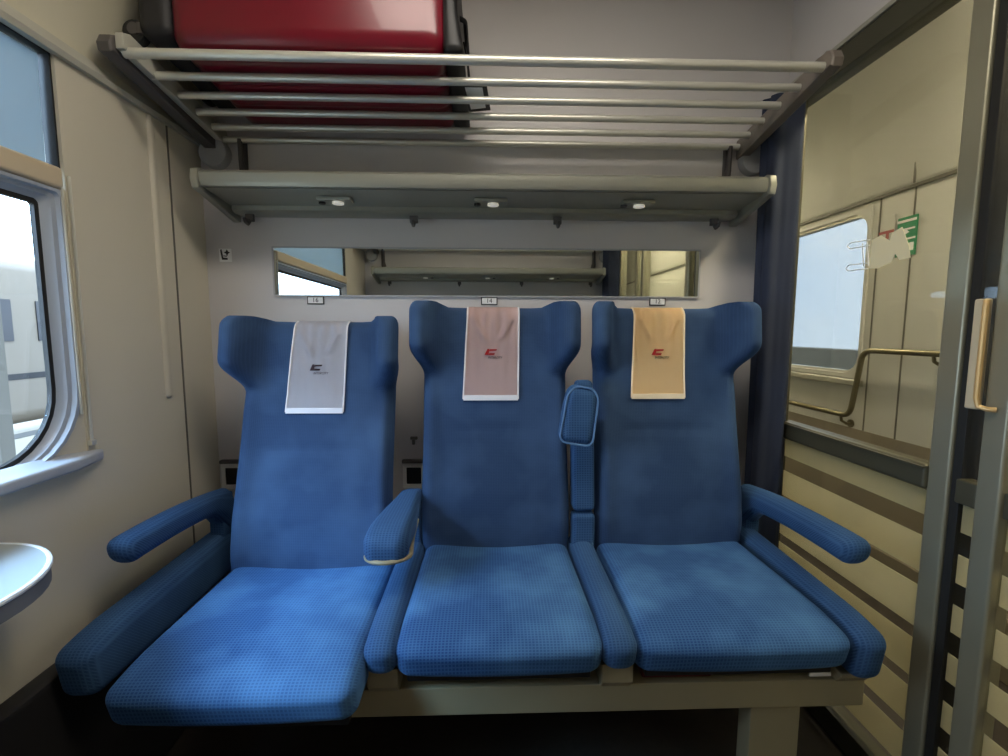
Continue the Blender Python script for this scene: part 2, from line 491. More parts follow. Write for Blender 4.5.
bm = bmesh.new(); rbox(bm, (XR-0.010, 0.945, 0.0), (XR+0.045, 0.994, 1.90), 0.006, n=(1, 1, 8), k=2)
obj('post', bm, M['post'], pr)
bm = bmesh.new(); box(bm, XR-0.004, XR, 0.992, 1.515, 0.06, 1.89)
obj('glass_pane', bm, M['glassp'], pr, smooth=False)
def bands(bm, y0, y1, x, lst):
    for a, b in lst: box(bm, x, x+0.0012, y0, y1, b, a)
bl1 = [(0.800, 0.742), (0.692, 0.606), (0.572, 0.470), (0.440, 0.345), (0.318, 0.226), (0.196, 0.110)]
bm = bmesh.new(); bands(bm, 0.994, 1.512, XR+0.0015, bl1)
fb = obj('frosted_bands', bm, M['frost'], pr, smooth=False)

door = sroot('door_1', (XR, 0.45, 0), 'sliding compartment door with glass and frosted bands', 'door')
DX = XR+0.004
bm = bmesh.new(); box(bm, DX-0.008, DX+0.03, 0.924, 0.944, 0.0, 1.885, 0.002)
obj('black_seal', bm, M['rubber'], door)
bm = bmesh.new(); rbox(bm, (DX-0.02, 0.838, 0.0), (DX+0.026, 0.884, 1.885), 0.006, n=(1, 1, 6), k=2)
obj('stile', bm, M['post'], door)
bm = bmesh.new(); box(bm, DX-0.016, DX+0.02, 0.884, 0.928, 0.80, 0.852, 0.004); box(bm, DX-0.012, DX+0.02, 0.19, 0.838, 0.80, 0.852, 0.004)
obj('mid_rail', bm, M['rail'], door)
bm = bmesh.new(); box(bm, DX-0.003, DX+0.001, 0.19, 0.928, 0.02, 1.885)
obj('glass_pane', bm, M['glassp'], door, smooth=False)
bm = bmesh.new(); bands(bm, 0.884, 0.926, DX+0.003, [(0.798-0.113*k, 0.798-0.113*k-0.064) for k in range(7)])
bands(bm, 0.19, 0.838, DX+0.003, [(0.798-0.113*k, 0.798-0.113*k-0.064) for k in range(7)])
obj('frosted_bands', bm, M['frost'], door, smooth=False)
bm = bmesh.new(); rbox(bm, (DX-0.030, 0.889, 1.005), (DX-0.016, 0.914, 1.226), 0.004, n=(1, 1, 3), k=2)
hb = obj('door_handle', bm, M['handleb'], door)
bm = bmesh.new(); tube(bm, [(DX-0.036, 0.884, 1.222), (DX-0.039, 0.882, 1.21), (DX-0.039, 0.882, 1.03), (DX-0.036, 0.880, 1.014), (DX-0.031, 0.868, 1.010), (DX-0.022, 0.858, 1.010)], 0.0052, 10)
obj('grip', bm, M['handle'], hb)
bm = bmesh.new(); box(bm, DX-0.02, DX+0.03, 0.15, 0.19, 0.0, 1.885, 0.004); box(bm, DX-0.02, DX+0.03, YO, -0.33, 0, 1.885, 0.004)
box(bm, DX-0.02, DX+0.03, 0.03, 0.055, 0.0, 1.885, 0.004)
obj('rear_stile', bm, M['post'], door)
bm = bmesh.new(); box(bm, DX-0.003, DX+0.001, -0.33, 0.15, 0.02, 1.885)
obj('rear_glass', bm, M['glassp'], door, smooth=False)

# stickers on the partition glass
st = thing('glass_sticker', 'cream torn sticker on the partition glass, overlapping the green sign', 'sticker', (XR-0.005, 1.15, 1.30))
def flat(bm, pts, x, t=0.0006): prism(bm, pts, 0, x-t, x)
bm = bmesh.new()
flat(bm, [(1.205, 1.398), (1.178, 1.404), (1.150, 1.385), (1.145, 1.404), (1.118, 1.412), (1.095, 1.365), (1.088, 1.335), (1.118, 1.334), (1.132, 1.352), (1.140, 1.332), (1.180, 1.322), (1.208, 1.326)], XR-0.0055)
obj('paper', bm, M['cream'], st, smooth=False)
for z in (1.386, 1.326):
    bm = bmesh.new(); tube(bm, [(XR-0.006, 1.212, z), (XR-0.006, 1.278, z+0.002), (XR-0.006, 1.288, z+0.010), (XR-0.006, 1.278, z+0.018), (XR-0.006, 1.212, z+0.014)], 0.0014, 6)
    obj('outline', bm, M['white'], st)
for y in (1.236, 1.220):
    bm = bmesh.new(); tube(bm, [(XR-0.006, y, 1.395), (XR-0.006, y-0.010, 1.333)], 0.0014, 6)
    obj('outline', bm, M['white'], st)

# ------------------------------------------------------------------ corridor
XW = 1.75
bm = bmesh.new()
CW = [(1.93, 2.80), (0.05, 0.98)]      # two corridor windows
zb, zt = 0.94, 1.735
ys = [-1.2]
box(bm, XW, XW+0.05, -3.2, CW[1][0], 0, 2.3); box(bm, XW, XW+0.05, CW[1][1], 2.125, 0, 2.3); box(bm, XW, XW+0.05, 3.05, 4.2, 0, 2.3)
box(bm, XW, XW+0.05, CW[1][0], CW[1][1], 0, zb); box(bm, XW, XW+0.05, CW[1][0], CW[1][1], zt, 2.3)
box(bm, XW, XW+0.05, 2.125, 3.05, 0, zb); box(bm, XW, XW+0.05, 2.125, 3.05, zt, 2.3)
struct(obj('wall_corridor', bm, M['corr'], smooth=False), 'cream corridor side wall beyond the glass', 'wall')
bm = bmesh.new(); box(bm, XW-0.004, XW, -3.2, 4.2, 0, 0.70); box(bm, XW-0.05, XW, -3.2, 4.2, 0.0, 0.22, 0.01)
struct(obj('baseboard_corridor', bm, M['corrlow'], smooth=False), 'lower corridor wall panel and duct', 'baseboard')
bm = bmesh.new(); box(bm, XR-0.1, XW+0.05, -3.2, 4.2, 2.3, 2.34)
struct(obj('ceiling_corridor', bm, M['corr'], smooth=False), 'cream corridor ceiling', 'ceiling')
bm = bmesh.new(); box(bm, XR-0.05, XW, 4.15, 4.2, 0, 2.3); box(bm, XR-0.05, XW+0.05, -3.25, -3.2, 0, 2.3)
struct(obj('wall_end', bm, M['corr'], smooth=False), 'far end wall of the corridor', 'wall')
bm = bmesh.new(); box(bm, XR-0.02, XR+0.03, YB+0.05, 4.2, 0, 2.3); box(bm, XR-0.02, XR+0.03, -3.2, YO-0.0, 0, 2.3)
struct(obj('wall_corridor_inner', bm, M['corr'], smooth=False), 'cream partition of the neighbouring compartments', 'wall')
bm = bmesh.new()   # sloped cove of the corridor wall, joint line under it
prism(bm, [(XW, 1.765), (XW-0.012, 1.78), (XW-0.03, 1.90), (XW-0.08, 2.05), (XW-0.18, 2.19), (XW-0.34, 2.30), (XW+0.02, 2.30), (XW+0.02, 1.765)], 1, -3.2, 4.15)
struct(obj('trim_5', bm, M['corr']), 'curved cream cove over the corridor windows', 'trim')
bm = bmesh.new(); box(bm, XW-0.010, XW, -3.2, 4.15, 1.752, 1.765)
for y in (1.915, 2.085, 1.02, -0.10): box(bm, XW-0.003, XW, y-0.003, y+0.003, 0.70, 1.765)
box(bm, XW-0.022, XW-0.016, 1.905, 1.911, 1.765, 1.96)
struct(obj('trim_6', bm, M['joint'], smooth=False), 'dark joint lines of the corridor wall panels', 'trim')

M['glasscorr'] = glass('corridor_window_glass', (162, 162, 160))
def cwindow(name, y0, y1, label):
    w = sroot(name, (XW, (y0+y1)/2, zb), label, 'window')
    o = rrect(y0, y1, zb, zt, 0.001); i = rrect(y0+0.02, y1-0.02, zb+0.02, zt-0.02, 0.09); i2 = rrect(y0+0.032, y1-0.032, zb+0.032, zt-0.032, 0.08)
    bm = bmesh.new(); frame_ring(bm, o, i, 0, XW-0.006, XW+0.05); obj('window_frame', bm, M['corr'], w)
    bm = bmesh.new(); frame_ring(bm, i, i2, 0, XW+0.01, XW+0.05); obj('gasket', bm, M['alu'], w)
    bm = bmesh.new(); prism(bm, i2, 0, XW+0.030, XW+0.034); obj('pane', bm, M['glasscorr'], w, smooth=False)
    bm = bmesh.new(); rbox(bm, (XW-0.03, y0-0.02, zb-0.035), (XW, y1+0.02, zb-0.005), 0.006, n=(1, 3, 1), k=2); obj('sill', bm, M['lip'], w)
cwindow('window_2', 2.125, 3.05, 'bright corridor window with rounded corners seen through the partition')
cwindow('window_3', CW[1][0], CW[1][1], 'corridor window reflected in the wall mirror')

# corridor handrail with its step down below the window
hr = thing('corridor_handrail', 'bent steel handrail under the bright corridor window', 'handrail', (XW, 2.1, 0.75))
xh = XW-0.055
def bend(pts, r=0.035, k=6):
    out = [Vector(pts[0])]
    for i in range(1, len(pts)-1):
        p, a, b = Vector(pts[i]), Vector(pts[i-1]), Vector(pts[i+1])
        u = (a-p).normalized(); v = (b-p).normalized()
        s, e = p+u*r, p+v*r
        for j in range(k+1):
            t = j/k; out.append(s*(1-t)**2 + p*2*t*(1-t) + e*t*t)
    out.append(Vector(pts[-1])); return out
bm = bmesh.new(); tube(bm, bend([(xh, 2.95, 0.765), (xh, 2.105, 0.765), (xh, 2.055, 1.078), (xh, 1.05, 1.078)], 0.05), 0.0125, 12)
obj('rail', bm, M['handrail'], hr)
for y, z in ((2.16, 0.765), (2.85, 0.765), (1.72, 1.078), (1.10, 1.078)):
    bm = bmesh.new(); tube(bm, [(xh, y, z), (xh+0.005, y, z-0.03), (xh+0.03, y, z-0.045), (XW, y, z-0.045)], 0.007, 8)
    lathe(bm, [(0.004, -0.006), (0.02, -0.006), (0.02, 0.0), (0.004, 0.0)], (XW, y, z-0.045), 0, 14)
    obj('bracket', bm, M['handrail'], hr)
dup(hr, (XW, 0.90-2.1+0.7, 0.75), 0, 'bent steel corridor handrail seen only as a reflection in the mirror')

# safety signs on the corridor wall
sg = thing('emergency_sign', 'green and white emergency sign on the corridor wall', 'sign', (XW-0.002, 1.95, 1.50))
bm = bmesh.new(); box(bm, XW-0.006, XW-0.003, 1.89, 1.985, 1.478, 1.640, 0.001); obj('green_plate', bm, M['green'], sg)
bm = bmesh.new()
for (y0, y1, z0, z1) in ((1.895, 1.985, 1.618, 1.628), (1.90, 1.95, 1.585, 1.592), (1.895, 1.935, 1.545, 1.552), (1.90, 1.975, 1.498, 1.530)):
    box(bm, XW-0.0072, XW-0.006, y0, y1, z0, z1)
prism(bm, [(1.925, 1.575), (1.945, 1.59), (1.97, 1.60), (1.98, 1.58), (1.96, 1.56)], 0, XW-0.0072, XW-0.006)
obj('white_print', bm, M['white'], sg, smooth=False)
sg = thing('prohibition_sign', 'faded red and white sign left of the green emergency sign', 'sign', (XW-0.002, 2.04, 1.55))
bm = bmesh.new(); box(bm, XW-0.006, XW-0.003, 2.000, 2.075, 1.55, 1.665, 0.001); obj('plate', bm, M['corr'], sg)
bm = bmesh.new(); box(bm, XW-0.0072, XW-0.006, 2.0, 2.078, 1.590, 1.602); box(bm, XW-0.0072, XW-0.006, 2.025, 2.04, 1.565, 1.592)
obj('red_print', bm, M['signred'], sg, smooth=False)

# corridor ceiling lamps
for k, (y, lb) in enumerate(((-1.3, 'long warm corridor ceiling lamp on the near side of the door'), (0.9, 'long warm corridor ceiling lamp right outside the door'), (3.5, 'long warm corridor ceiling lamp at the far end'))):
    cl = thing('corridor_lamp', lb, 'lamp', (1.35, y, 2.30), 'corridor ceiling lamps')
    bm = bmesh.new(); box(bm, 1.28, 1.42, y-0.42, y+0.42, 2.275, 2.30, 0.005); obj('housing', bm, M['disc'], cl)
    bm = bmesh.new(); rbox(bm, (1.295, y-0.40, 2.262), (1.405, y+0.40, 2.280), 0.007, n=(1, 4, 1), k=2); obj('diffuser', bm, M['corrlamp'], cl)
# unseen ceiling lamp, added as even fill for the compartment
cl = thing('added_ceiling_lamp', 'unseen flat white ceiling lamp added to light the compartment', 'lamp', (0.03, CENTRE_Y, ZC))
bm = bmesh.new(); box(bm, -0.42, 0.48, CENTRE_Y-0.17, CENTRE_Y+0.17, 2.28, 2.30, 0.005); obj('housing', bm, M['disc'], cl)
bm = bmesh.new(); rbox(bm, (-0.40, CENTRE_Y-0.15, 2.262), (0.46, CENTRE_Y+0.15, 2.285), 0.008, n=(3, 2, 1), k=2); obj('diffuser', bm, M['ceillamp'], cl)

# ------------------------------------------------------------------ mirror, plates, stickers, sockets on the back wall
mir = thing('wall_mirror', 'long narrow mirror on the bulkhead above the headrests', 'mirror', (0, YB, 1.277))
bm = bmesh.new(); box(bm, -0.715, 0.717, YB-0.006, YB-0.001, 1.279, 1.434, 0.001); obj('mirror_glass', bm, M['mirror'], mir, smooth=False)
bm = bmesh.new(); frame_ring(bm, rrect(-0.719, 0.721, 1.275, 1.438, 0.003, 2), rrect(-0.714, 0.716, 1.280, 1.433, 0.002, 2), 1, YB-0.008, YB)
obj('frame', bm, M['disc'], mir)
for x, s, lb in ((-0.583, '16', 'small seat number plate 16 under the left of the mirror'), (0.0, '14', 'small seat number plate 14 under the middle of the mirror'), (0.578, '12', 'small seat number plate 12 under the right of the mirror')):
    t = thing('number_plate', lb, 'number plate', (x, YB, 1.251), 'seat number plates')
    bm = bmesh.new(); box(bm, x-0.028, x+0.028, YB-0.004, YB, 1.249, 1.276, 0.001); obj('border', bm, M['number'], t)
    bm = bmesh.new(); box(bm, x-0.0245, x+0.0245, YB-0.0052, YB-0.0035, 1.2525, 1.2725); obj('plate', bm, M['white'], t, smooth=False)
    textmesh('number', s, 0.021, M['number'], (x, YB-0.0055, 1.2625), FACE, t)
t = thing('seat_pictogram', 'tiny white sticker with a black seat and star on the bulkhead', 'sticker', (-0.875, YB, 1.391))
bm = bmesh.new(); box(bm, -0.893, -0.853, YB-0.002, YB, 1.388, 1.430); obj('white_square', bm, M['white'], t, smooth=False)
bm = bmesh.new(); Y2 = YB-0.0032
prism(bm, [(-0.889, 1.426), (-0.884, 1.428), (-0.880, 1.401), (-0.866, 1.400), (-0.866, 1.394), (-0.884, 1.394)], 1, Y2, Y2+0.001)
prism(bm, [(-0.879, 1.405), (-0.868, 1.404), (-0.868, 1.407), (-0.879, 1.408)], 1, Y2, Y2+0.001)
prism(bm, [(-0.867, 1.428), (-0.8635, 1.421), (-0.857, 1.4175), (-0.8635, 1.414), (-0.867, 1.406), (-0.8705, 1.414), (-0.877, 1.4175), (-0.8705, 1.421)], 1, Y2, Y2+0.001)
obj('black_print', bm, M['black'], t, smooth=False)
def socket(x, z, lb):
    t = thing('power_socket', lb, 'socket', (x, YB, z-0.05), 'power sockets on the bulkhead')
    bm = bmesh.new(); frame_ring(bm, rrect(x-0.038, x+0.038, z-0.045, z+0.045, 0.006, 4), rrect(x-0.026, x+0.026, z-0.03, z+0.03, 0.004, 4), 1, YB-0.012, YB); obj('frame', bm, M['sock'], t)
    bm = bmesh.new(); box(bm, x-0.027, x+0.027, YB-0.008, YB-0.001, z-0.031, z+0.031, 0.002); obj('flap', bm, M['black'], t)
    bm = bmesh.new(); box(bm, x-0.040, x+0.040, YB-0.02, YB, z+0.046, z+0.058, 0.003); obj('hood', bm, M['armdark'], t)
socket(-0.264, 0.657, 'square power socket between the left and middle seats')
socket(-0.885, 0.660, 'square power socket in the corner beside the left seat')
t = thing('wall_latch', 'small grey latch above the socket between the seats', 'latch', (-0.262, YB, 0.775))
bm = bmesh.new(); box(bm, -0.275, -0.25, YB-0.01, YB, 0.785, 0.795, 0.002); box(bm, -0.268, -0.258, YB-0.014, YB-0.004, 0.768, 0.787, 0.002); obj('clip', bm, M['joint'], t)

# ------------------------------------------------------------------ luggage rack (upper) and shelf (lower)
def upper_rack(label):
    t = thing('luggage_rack', label, 'luggage rack', (0, YB, 1.70), 'tubular luggage racks')
    ys = [1.195, 1.283, 1.367, 1.445, 1.520, 1.580]; zs = [1.812, 1.807, 1.801, 1.792, 1.782, 1.768]
    for i, (y, z) in enumerate(zip(ys, zs)):
        bm = bmesh.new(); tube(bm, [(-0.860, y, z), (0.0, y, z), (0.835, y, z)], 0.0115 if i == 0 else 0.0100, 14)
        obj('bar', bm, M['alu'], t)
    for s in (-1, 1):
        bm = bmesh.new()
        pr_ = [(1.165, 1.800), (1.160, 1.818), (1.170, 1.838), (1.19, 1.848), (1.215, 1.838), (1.60, 1.795), (1.60, 1.735), (1.57, 1.735)]
        a, b = (0.866, 0.900) if s < 0 else (0.826, 0.856)
        prism(bm, pr_, 0, s*a if s > 0 else s*b, s*b if s > 0 else s*a, 0.006, 3)
        obj('side_arm', bm, M['armdark'] if s < 0 else M['armlite'], t)  # left arm takes the darker grey so its colour carries the shade
        if s < 0:
            bm = bmesh.new(); prism(bm, [(1.175, 1.812), (1.175, 1.846), (1.20, 1.856), (1.60, 1.80), (1.60, 1.755)], 0, -0.866, -0.846, 0.003, 2)
            obj('inner_strip', bm, M['trim'], t)
        bm = bmesh.new(); lathe(bm, [(0.012, 0.0), (0.042, 0.0), (0.046, 0.006), (0.046, 0.03), (0.04, 0.036), (0.012, 0.036)], (s*0.878, 1.565, 1.725), 1, 24)
        obj('end_cap', bm, M['disc'], t)
        bm = bmesh.new(); x = s*0.795
        tube(bm, [(x, 1.575, 1.768), (x, 1.578, 1.69), (x, 1.595, 1.62)], 0.008, 8)
        tube(bm, [(x, 1.578, 1.70), (x+s*0.012-s*0.03, 1.59, 1.64)], 0.007, 8)
        box(bm, x-0.012, x+0.012, 1.585, 1.60, 1.60, 1.78, 0.002)
        obj('wall_bracket', bm, M['armdark'], t)
    return t
def shelf(label):
    t = thing('hat_shelf', label, 'shelf', (0, YB, 1.535), 'narrow aluminium shelves under the racks')
    bm = bmesh.new()
    prism(bm, [(1.385, 1.568), (1.378, 1.580), (1.378, 1.603), (1.388, 1.612), (1.412, 1.612), (1.418, 1.600), (1.418, 1.568)], 0, -0.815, 0.815, 0.002, 2)
    obj('front_rail', bm, M['shelfm'], t)
    bm = bmesh.new()
    prism(bm, [(1.400, 1.566), (1.405, 1.574), (1.595, 1.574), (1.595, 1.556), (1.53, 1.552)], 0, -0.812, 0.812)
    obj('deck', bm, M['shelfm'], t)
    bm = bmesh.new()
    prism(bm, [(1.528, 1.538), (1.528, 1.552), (1.545, 1.555), (1.60, 1.557), (1.60, 1.532), (1.545, 1.530)], 0, -0.808, 0.808, 0.002, 2)
    obj('lower_ridge', bm, M['shelfm'], t)
    for s in (-1, 1):
        bm = bmesh.new()
        pr_ = [(1.375, 1.560), (1.368, 1.585), (1.375, 1.612), (1.395, 1.620), (1.60, 1.592), (1.60, 1.515), (1.585, 1.512)]
        prism(bm, pr_, 0, min(s*0.815, s*0.835), max(s*0.815, s*0.835), 0.003, 2)
        obj('end_plate', bm, M['shelfm'], t)
    for x in (-0.765, -0.243, 0.223, 0.742):
        bm = bmesh.new()
        box(bm, x-0.013, x+0.013, 1.548, 1.56, 1.508, 1.534, 0.002)
        tube(bm, [(x, 1.553, 1.512), (x, 1.54, 1.498), (x, 1.525, 1.502), (x, 1.520, 1.512)], 0.006, 8)
        obj('coat_hook', bm, M['armdark'], t)
    for x in (-0.47, 0.0, 0.452):
        bm = bmesh.new(); box(bm, x-0.045, x+0.055, 1.445, 1.495, 1.5485, 1.560, 0.003, 2)
        pl = obj('reading_lamp', bm, M['shelfm'], t)
        bm = bmesh.new(); lathe(bm, [(0.004, 0), (0.017, 0), (0.017, 0.006), (0.004, 0.006)], (x+0.012, 1.47, 1.543), 2, 16); obj('lens', bm, M['lampwhite'], pl)
        bm = bmesh.new(); lathe(bm, [(0.003, 0), (0.010, 0), (0.010, 0.006), (0.003, 0.006)], (x-0.036, 1.47, 1.543), 2, 14); obj('button', bm, M['black'], pl)
    return t
rk = upper_rack('tubular aluminium luggage rack above the seats, red suitcase on it')
sh = shelf('narrow aluminium shelf with lamps and coat hooks above the mirror')
dup(rk, (0, YO, 1.70), PI, 'empty luggage rack on the opposite bulkhead, seen in the mirror')
dup(sh, (0, YO, 1.535), PI, 'narrow shelf on the opposite bulkhead, seen in the mirror')

# ------------------------------------------------------------------ red suitcase on the rack
sc = thing('suitcase', 'glossy dark red hard-shell suitcase lying on the luggage rack', 'suitcase', (-0.43, 1.38, 1.828))
def ribs(x, y, z):
    # pressed grooves running across the shell
    for g in (1.30, 1.345, 1.40, 1.445):
        d = abs(y-g)
        if z < 1.86 and d < 0.012: z += 0.005*(1-d/0.012)
    return (x, y, z)
def settle(bm):   # the case leans back with the slope of the rack bars
    for v in bm.verts: v.co.z -= 0.085*(v.co.y-1.195)
bm = bmesh.new(); rbox(bm, (-0.765, 1.195, 1.828), (-0.100, 1.592, 2.12), 0.05, deform=ribs, n=(10, 44, 5), k=6)
settle(bm); obj('shell', bm, M['red'], sc)
bm = bmesh.new(); rbox(bm, (-0.112, 1.200, 1.836), (-0.076, 1.588, 2.11), 0.016, deform=lambda x, y, z: (x+0.018*max(0, 1-(z-1.836)/0.09)*(x+0.112)/0.036, y, z), n=(1, 6, 6), k=3)
settle(bm); obj('end_band', bm, M['black'], sc)
bm = bmesh.new(); rbox(bm, (-0.838, 1.205, 1.862), (-0.758, 1.565, 2.11), 0.025, n=(1, 6, 4), k=3)
settle(bm); obj('wheel_end', bm, M['dark'], sc)
bm = bmesh.new(); tube(bm, bend([(-0.078, 1.30, 1.98), (-0.062, 1.31, 1.98), (-0.062, 1.46, 1.98), (-0.078, 1.47, 1.98)], 0.008), 0.006, 10)
settle(bm); obj('handle', bm, M['black'], sc)
for y in (1.235, 1.535):
    for z in (1.872, 2.07):
        bm = bmesh.new(); lathe(bm, [(0.006, -0.012), (0.026, -0.012), (0.028, -0.008), (0.028, 0.008), (0.026, 0.012), (0.006, 0.012)], (-0.856, y, z+0.006), 1, 20)
        w = obj('wheel', bm, M['rubber'], sc)
        bm = bmesh.new(); lathe(bm, [(0.003, -0.0135), (0.014, -0.0135), (0.014, 0.0135), (0.003, 0.0135)], (-0.856, y, z+0.012), 1, 16)
        box(bm, -0.848, -0.83, y-0.016, y+0.016, z-0.002, z+0.026, 0.004); obj('hub', bm, M['armdark'], w)
tg = thing('luggage_tag', 'black framed luggage tag with white paper lying on the bars beside the red suitcase', 'tag', (-0.035, 1.40, 1.822))
bm = bmesh.new(); prism(bm, [(-0.074, 1.335), (-0.006, 1.335), (0.004, 1.475), (-0.060, 1.490)], 2, 1.824, 1.828); obj('frame', bm, M['black'], tg, smooth=False)
bm = bmesh.new(); prism(bm, [(-0.066, 1.345), (-0.018, 1.345), (-0.010, 1.458), (-0.054, 1.470)], 2, 1.8225, 1.8245); obj('paper', bm, M['white'], tg, smooth=False)
bm = bmesh.new(); tube(bm, [(-0.060, 1.40, 1.828), (-0.056, 1.40, 1.87), (-0.062, 1.40, 1.93), (-0.070, 1.395, 1.968)], 0.004, 6); obj('strap', bm, M['black'], tg)

# ------------------------------------------------------------------ curtains
def curtain(name, label):
    bm = bmesh.new(); rows = []
    n = 72
    for j in range(29):
        t = j/28; z = 1.885 - t*(1.885-0.42)
        wx = 0.061 - 0.006*min(1, t*1.6) ; wy = 0.040
        cx = 0.926 + 0.004*min(1, t*1.4); cy = 1.504
        row = []
        for k in range(n):
            a = 2*PI*k/n
            r = 1 + 0.14*math.sin(5*a + 0.6 + 0.5*t) + 0.04*math.sin(11*a+2*t)
            row.append((cx+wx*r*math.cos(a), cy+wy*r*math.sin(a), z))
        rows.append(row)
    V = quadgrid(bm, rows, True); bm.faces.new(V[0]); bm.faces.new(V[-1])
    return tag(obj(name, bm, M['curtain'], angle=60, origin=(0.92, 1.55, 0.42)), label, 'curtain', 'navy window curtains on the corridor side')
cu = curtain('curtain', 'dark navy curtain gathered beside the right seat')
c2 = cu.copy(); C.objects.link(c2); c2.location = (0.92, YO+0.05, 0.42); c2.rotation_euler = (0, 0, PI); c2['label'] = 'dark navy curtain on the opposite side, seen in the mirror'

# ------------------------------------------------------------------ seats
def prof_y(z):      # front surface of the backrest in the middle, seat at its normal setting
    pts = [(0.42, 1.322), (0.50, 1.325), (0.58, 1.325), (0.68, 1.333), (0.80, 1.358), (0.92, 1.385), (1.02, 1.402), (1.12, 1.412), (1.26, 1.428)]
    for (a, ya), (b, yb) in zip(pts, pts[1:]):
        if z <= b:
            t = max(0, (z-a)/(b-a)); t2 = t
            return ya+(yb-ya)*t2
    return pts[-1][1]
def lean(z, k):   # extra recline: k metres forward at the seam, none at the top
    return -k*(ZT-z)/(ZT-0.50)
def sstep(a, b, x):
    t = min(1, max(0, (x-a)/(b-a))); return t*t*(3-2*t)
ZT = 1.242
def halfw(z):
    body = 0.2260 - 0.005*sstep(0.55, 0.85, z)
    return body + (0.248-0.221)*sstep(1.025, 1.115, z)
def wingf(z):
    return 0.108*sstep(1.02, 1.13, z)
def back_mesh(bm):
    nv, nu = 72, 30
    rows = []
    z0 = 0.43
    rt = 0.030
    for j in range(nv+1):
        t = j/nv; z = z0+(ZT-z0)*t
        if j > nv-10:   # finer top rounding
            tt = (j-(nv-10))/10; zs = z0+(ZT-z0)*(nv-10)/nv; z = zs+(ZT-zs)*math.sin(tt*PI/2)
        d = max(0, (z-(ZT-rt))/rt); rs = math.sqrt(max(0.0, 1-d*d)); 
        d2 = max(0, ((z0+0.02)-z)/0.02); rs2 = math.sqrt(max(0.0, 1-d2*d2))
        shrink = max(0.02, min(rs, rs2))
        w = halfw(z) - 0.022*(1-shrink)
        T = 0.10 - 0.025*sstep(0.98, 1.15, z)
        y0 = prof_y(z); wg = wingf(z)
        front, back = [], []
        for i in range(nu+1):
            u = -1+2*i/nu; u = math.sin(u*PI/2)*0.5+u*0.5
            au = abs(u)
            e = 0.86
            q = max(0, (au-e)/(1-e)); rnd = math.sqrt(max(0, 1-q**2.2))
            h = T/2*shrink*rnd
            zz = z + (0.016*sstep(0.60, 0.80, au)-0.010)*sstep(1.10, ZT, z)
            wgo = wg*(0.85*sstep(0.64, 0.84, au)+0.15*sstep(0.4, 1.0, au))
            bol = -0.010*sstep(0.70, 0.9, au)*(1-sstep(0.95, 1.05, z))*sstep(0.5, 0.6, z)
            crease = 0.004*math.exp(-((z-0.865)/0.012)**2)*(1-sstep(0.5, 0.7, au))
            mid = y0+T/2-wgo*1.0+bol*0.5
            front.append((u*w, mid-h+bol*0.5*rnd+crease*rnd, zz))
            back.append((u*w, mid+h, zz))
        ring = front + list(reversed(back[1:-1]))
        rows.append(ring)
    V = quadgrid(bm, rows, True)
    bm.faces.new(V[0]); bm.faces.new(V[-1])
    bmesh.ops.remove_doubles(bm, verts=bm.verts, dist=1e-5)

def cushion_mesh(bm, x0, x1, y0, y1, ztop, th, flare=0.0):
    zb_ = ztop-th
    def df(x, y, z):
        u = (x-(x0+x1)/2)/((x1-x0)/2); v = (y-y0)/(y1-y0); w = (z-zb_)/th
        z2 = z + (0.010*(1-u*u) * math.sin(PI*min(1, max(0, v))) - 0.012*sstep(0.30, 0.75, v)*(1-u*u)**2 - 0.022*max(0, 1-v/0.28)**2*(0.4+0.6*w))*w
        y2 = y + 0.022*(1-w)*max(0, 1-v/0.5) + 0.010*u*u*max(0, 1-v/0.4)
        x2 = x + u*flare*(1-v)
        return (x2, y2, z2)
    rbox(bm, (x0, y0, zb_), (x1, y1, ztop), 0.034, deform=df, n=(14, 18, 4), k=5)

def seat(xc, dy, dz, kk, label, cush):
    t = thing('train_seat', label, 'seat', (xc, 1.30+dy, 0.40), 'blue compartment seats')
    bm = bmesh.new(); back_mesh(bm)
    for v in bm.verts: v.co = Vector((v.co.x+xc, v.co.y+dy+lean(v.co.z, kk), v.co.z+dz))
    b = obj('backrest', bm, M['back'], t, angle=70)
    bm = bmesh.new(); cushion_mesh(bm, *cush); obj('seat_cushion', bm, M['seat'], t, angle=70)
    bm = bmesh.new(); x0, x1, y0, y1, zt_, th, fl = cush
    box(bm, x0+0.015, x1-0.015, y0+0.05, 1.44, zt_-th-0.016, zt_-th+0.012, 0.004)
    obj('cushion_base', bm, M['black'], t)
    bm = bmesh.new(); box(bm, x0+0.03, x1-0.03, 1.385+dy-kk*0.9, 1.42+dy-kk*0.9, zt_-th-0.02, 0.62, 0.01); obj('back_shell', bm, M['black'], t)
    return t
S1, S2, S3 = (-0.506, -0.012, -0.045, 0.065), (0.018, 0.0, 0.0, 0.0), (0.546, 0.0, 0.0, 0.0)
seat(*S1, 'left window seat, slid forward and reclined, brightest blue cushion', (-0.722, -0.262, 0.800, 1.300, 0.508, 0.105, 0.006))
seat(*S2, 'middle blue train seat under number 14', (-0.192, 0.234, 0.880, 1.36, 0.530, 0.102, 0.008))
seat(*S3, 'right blue train seat beside the corridor partition', (0.322, 0.768, 0.880, 1.36, 0.530, 0.102, 0.012))
# dark red strip along the base edge of the right cushion, and a small tag
bm = bmesh.new(); rbox(bm, (0.34, 0.955, 0.388), (0.50, 1.2, 0.408), 0.006, n=(3, 3, 1), k=2)
tag(obj('red_base_strip', bm, M['redcush']), 'dark red strip along the base edge of the right seat cushion', 'cloth')
bm = bmesh.new(); box(bm, 0.715, 0.765, 0.945, 0.948, 0.392, 0.401, 0.001)
tag(obj('small_label', bm, M['white']), 'tiny white label under the front edge of the right cushion', 'label')

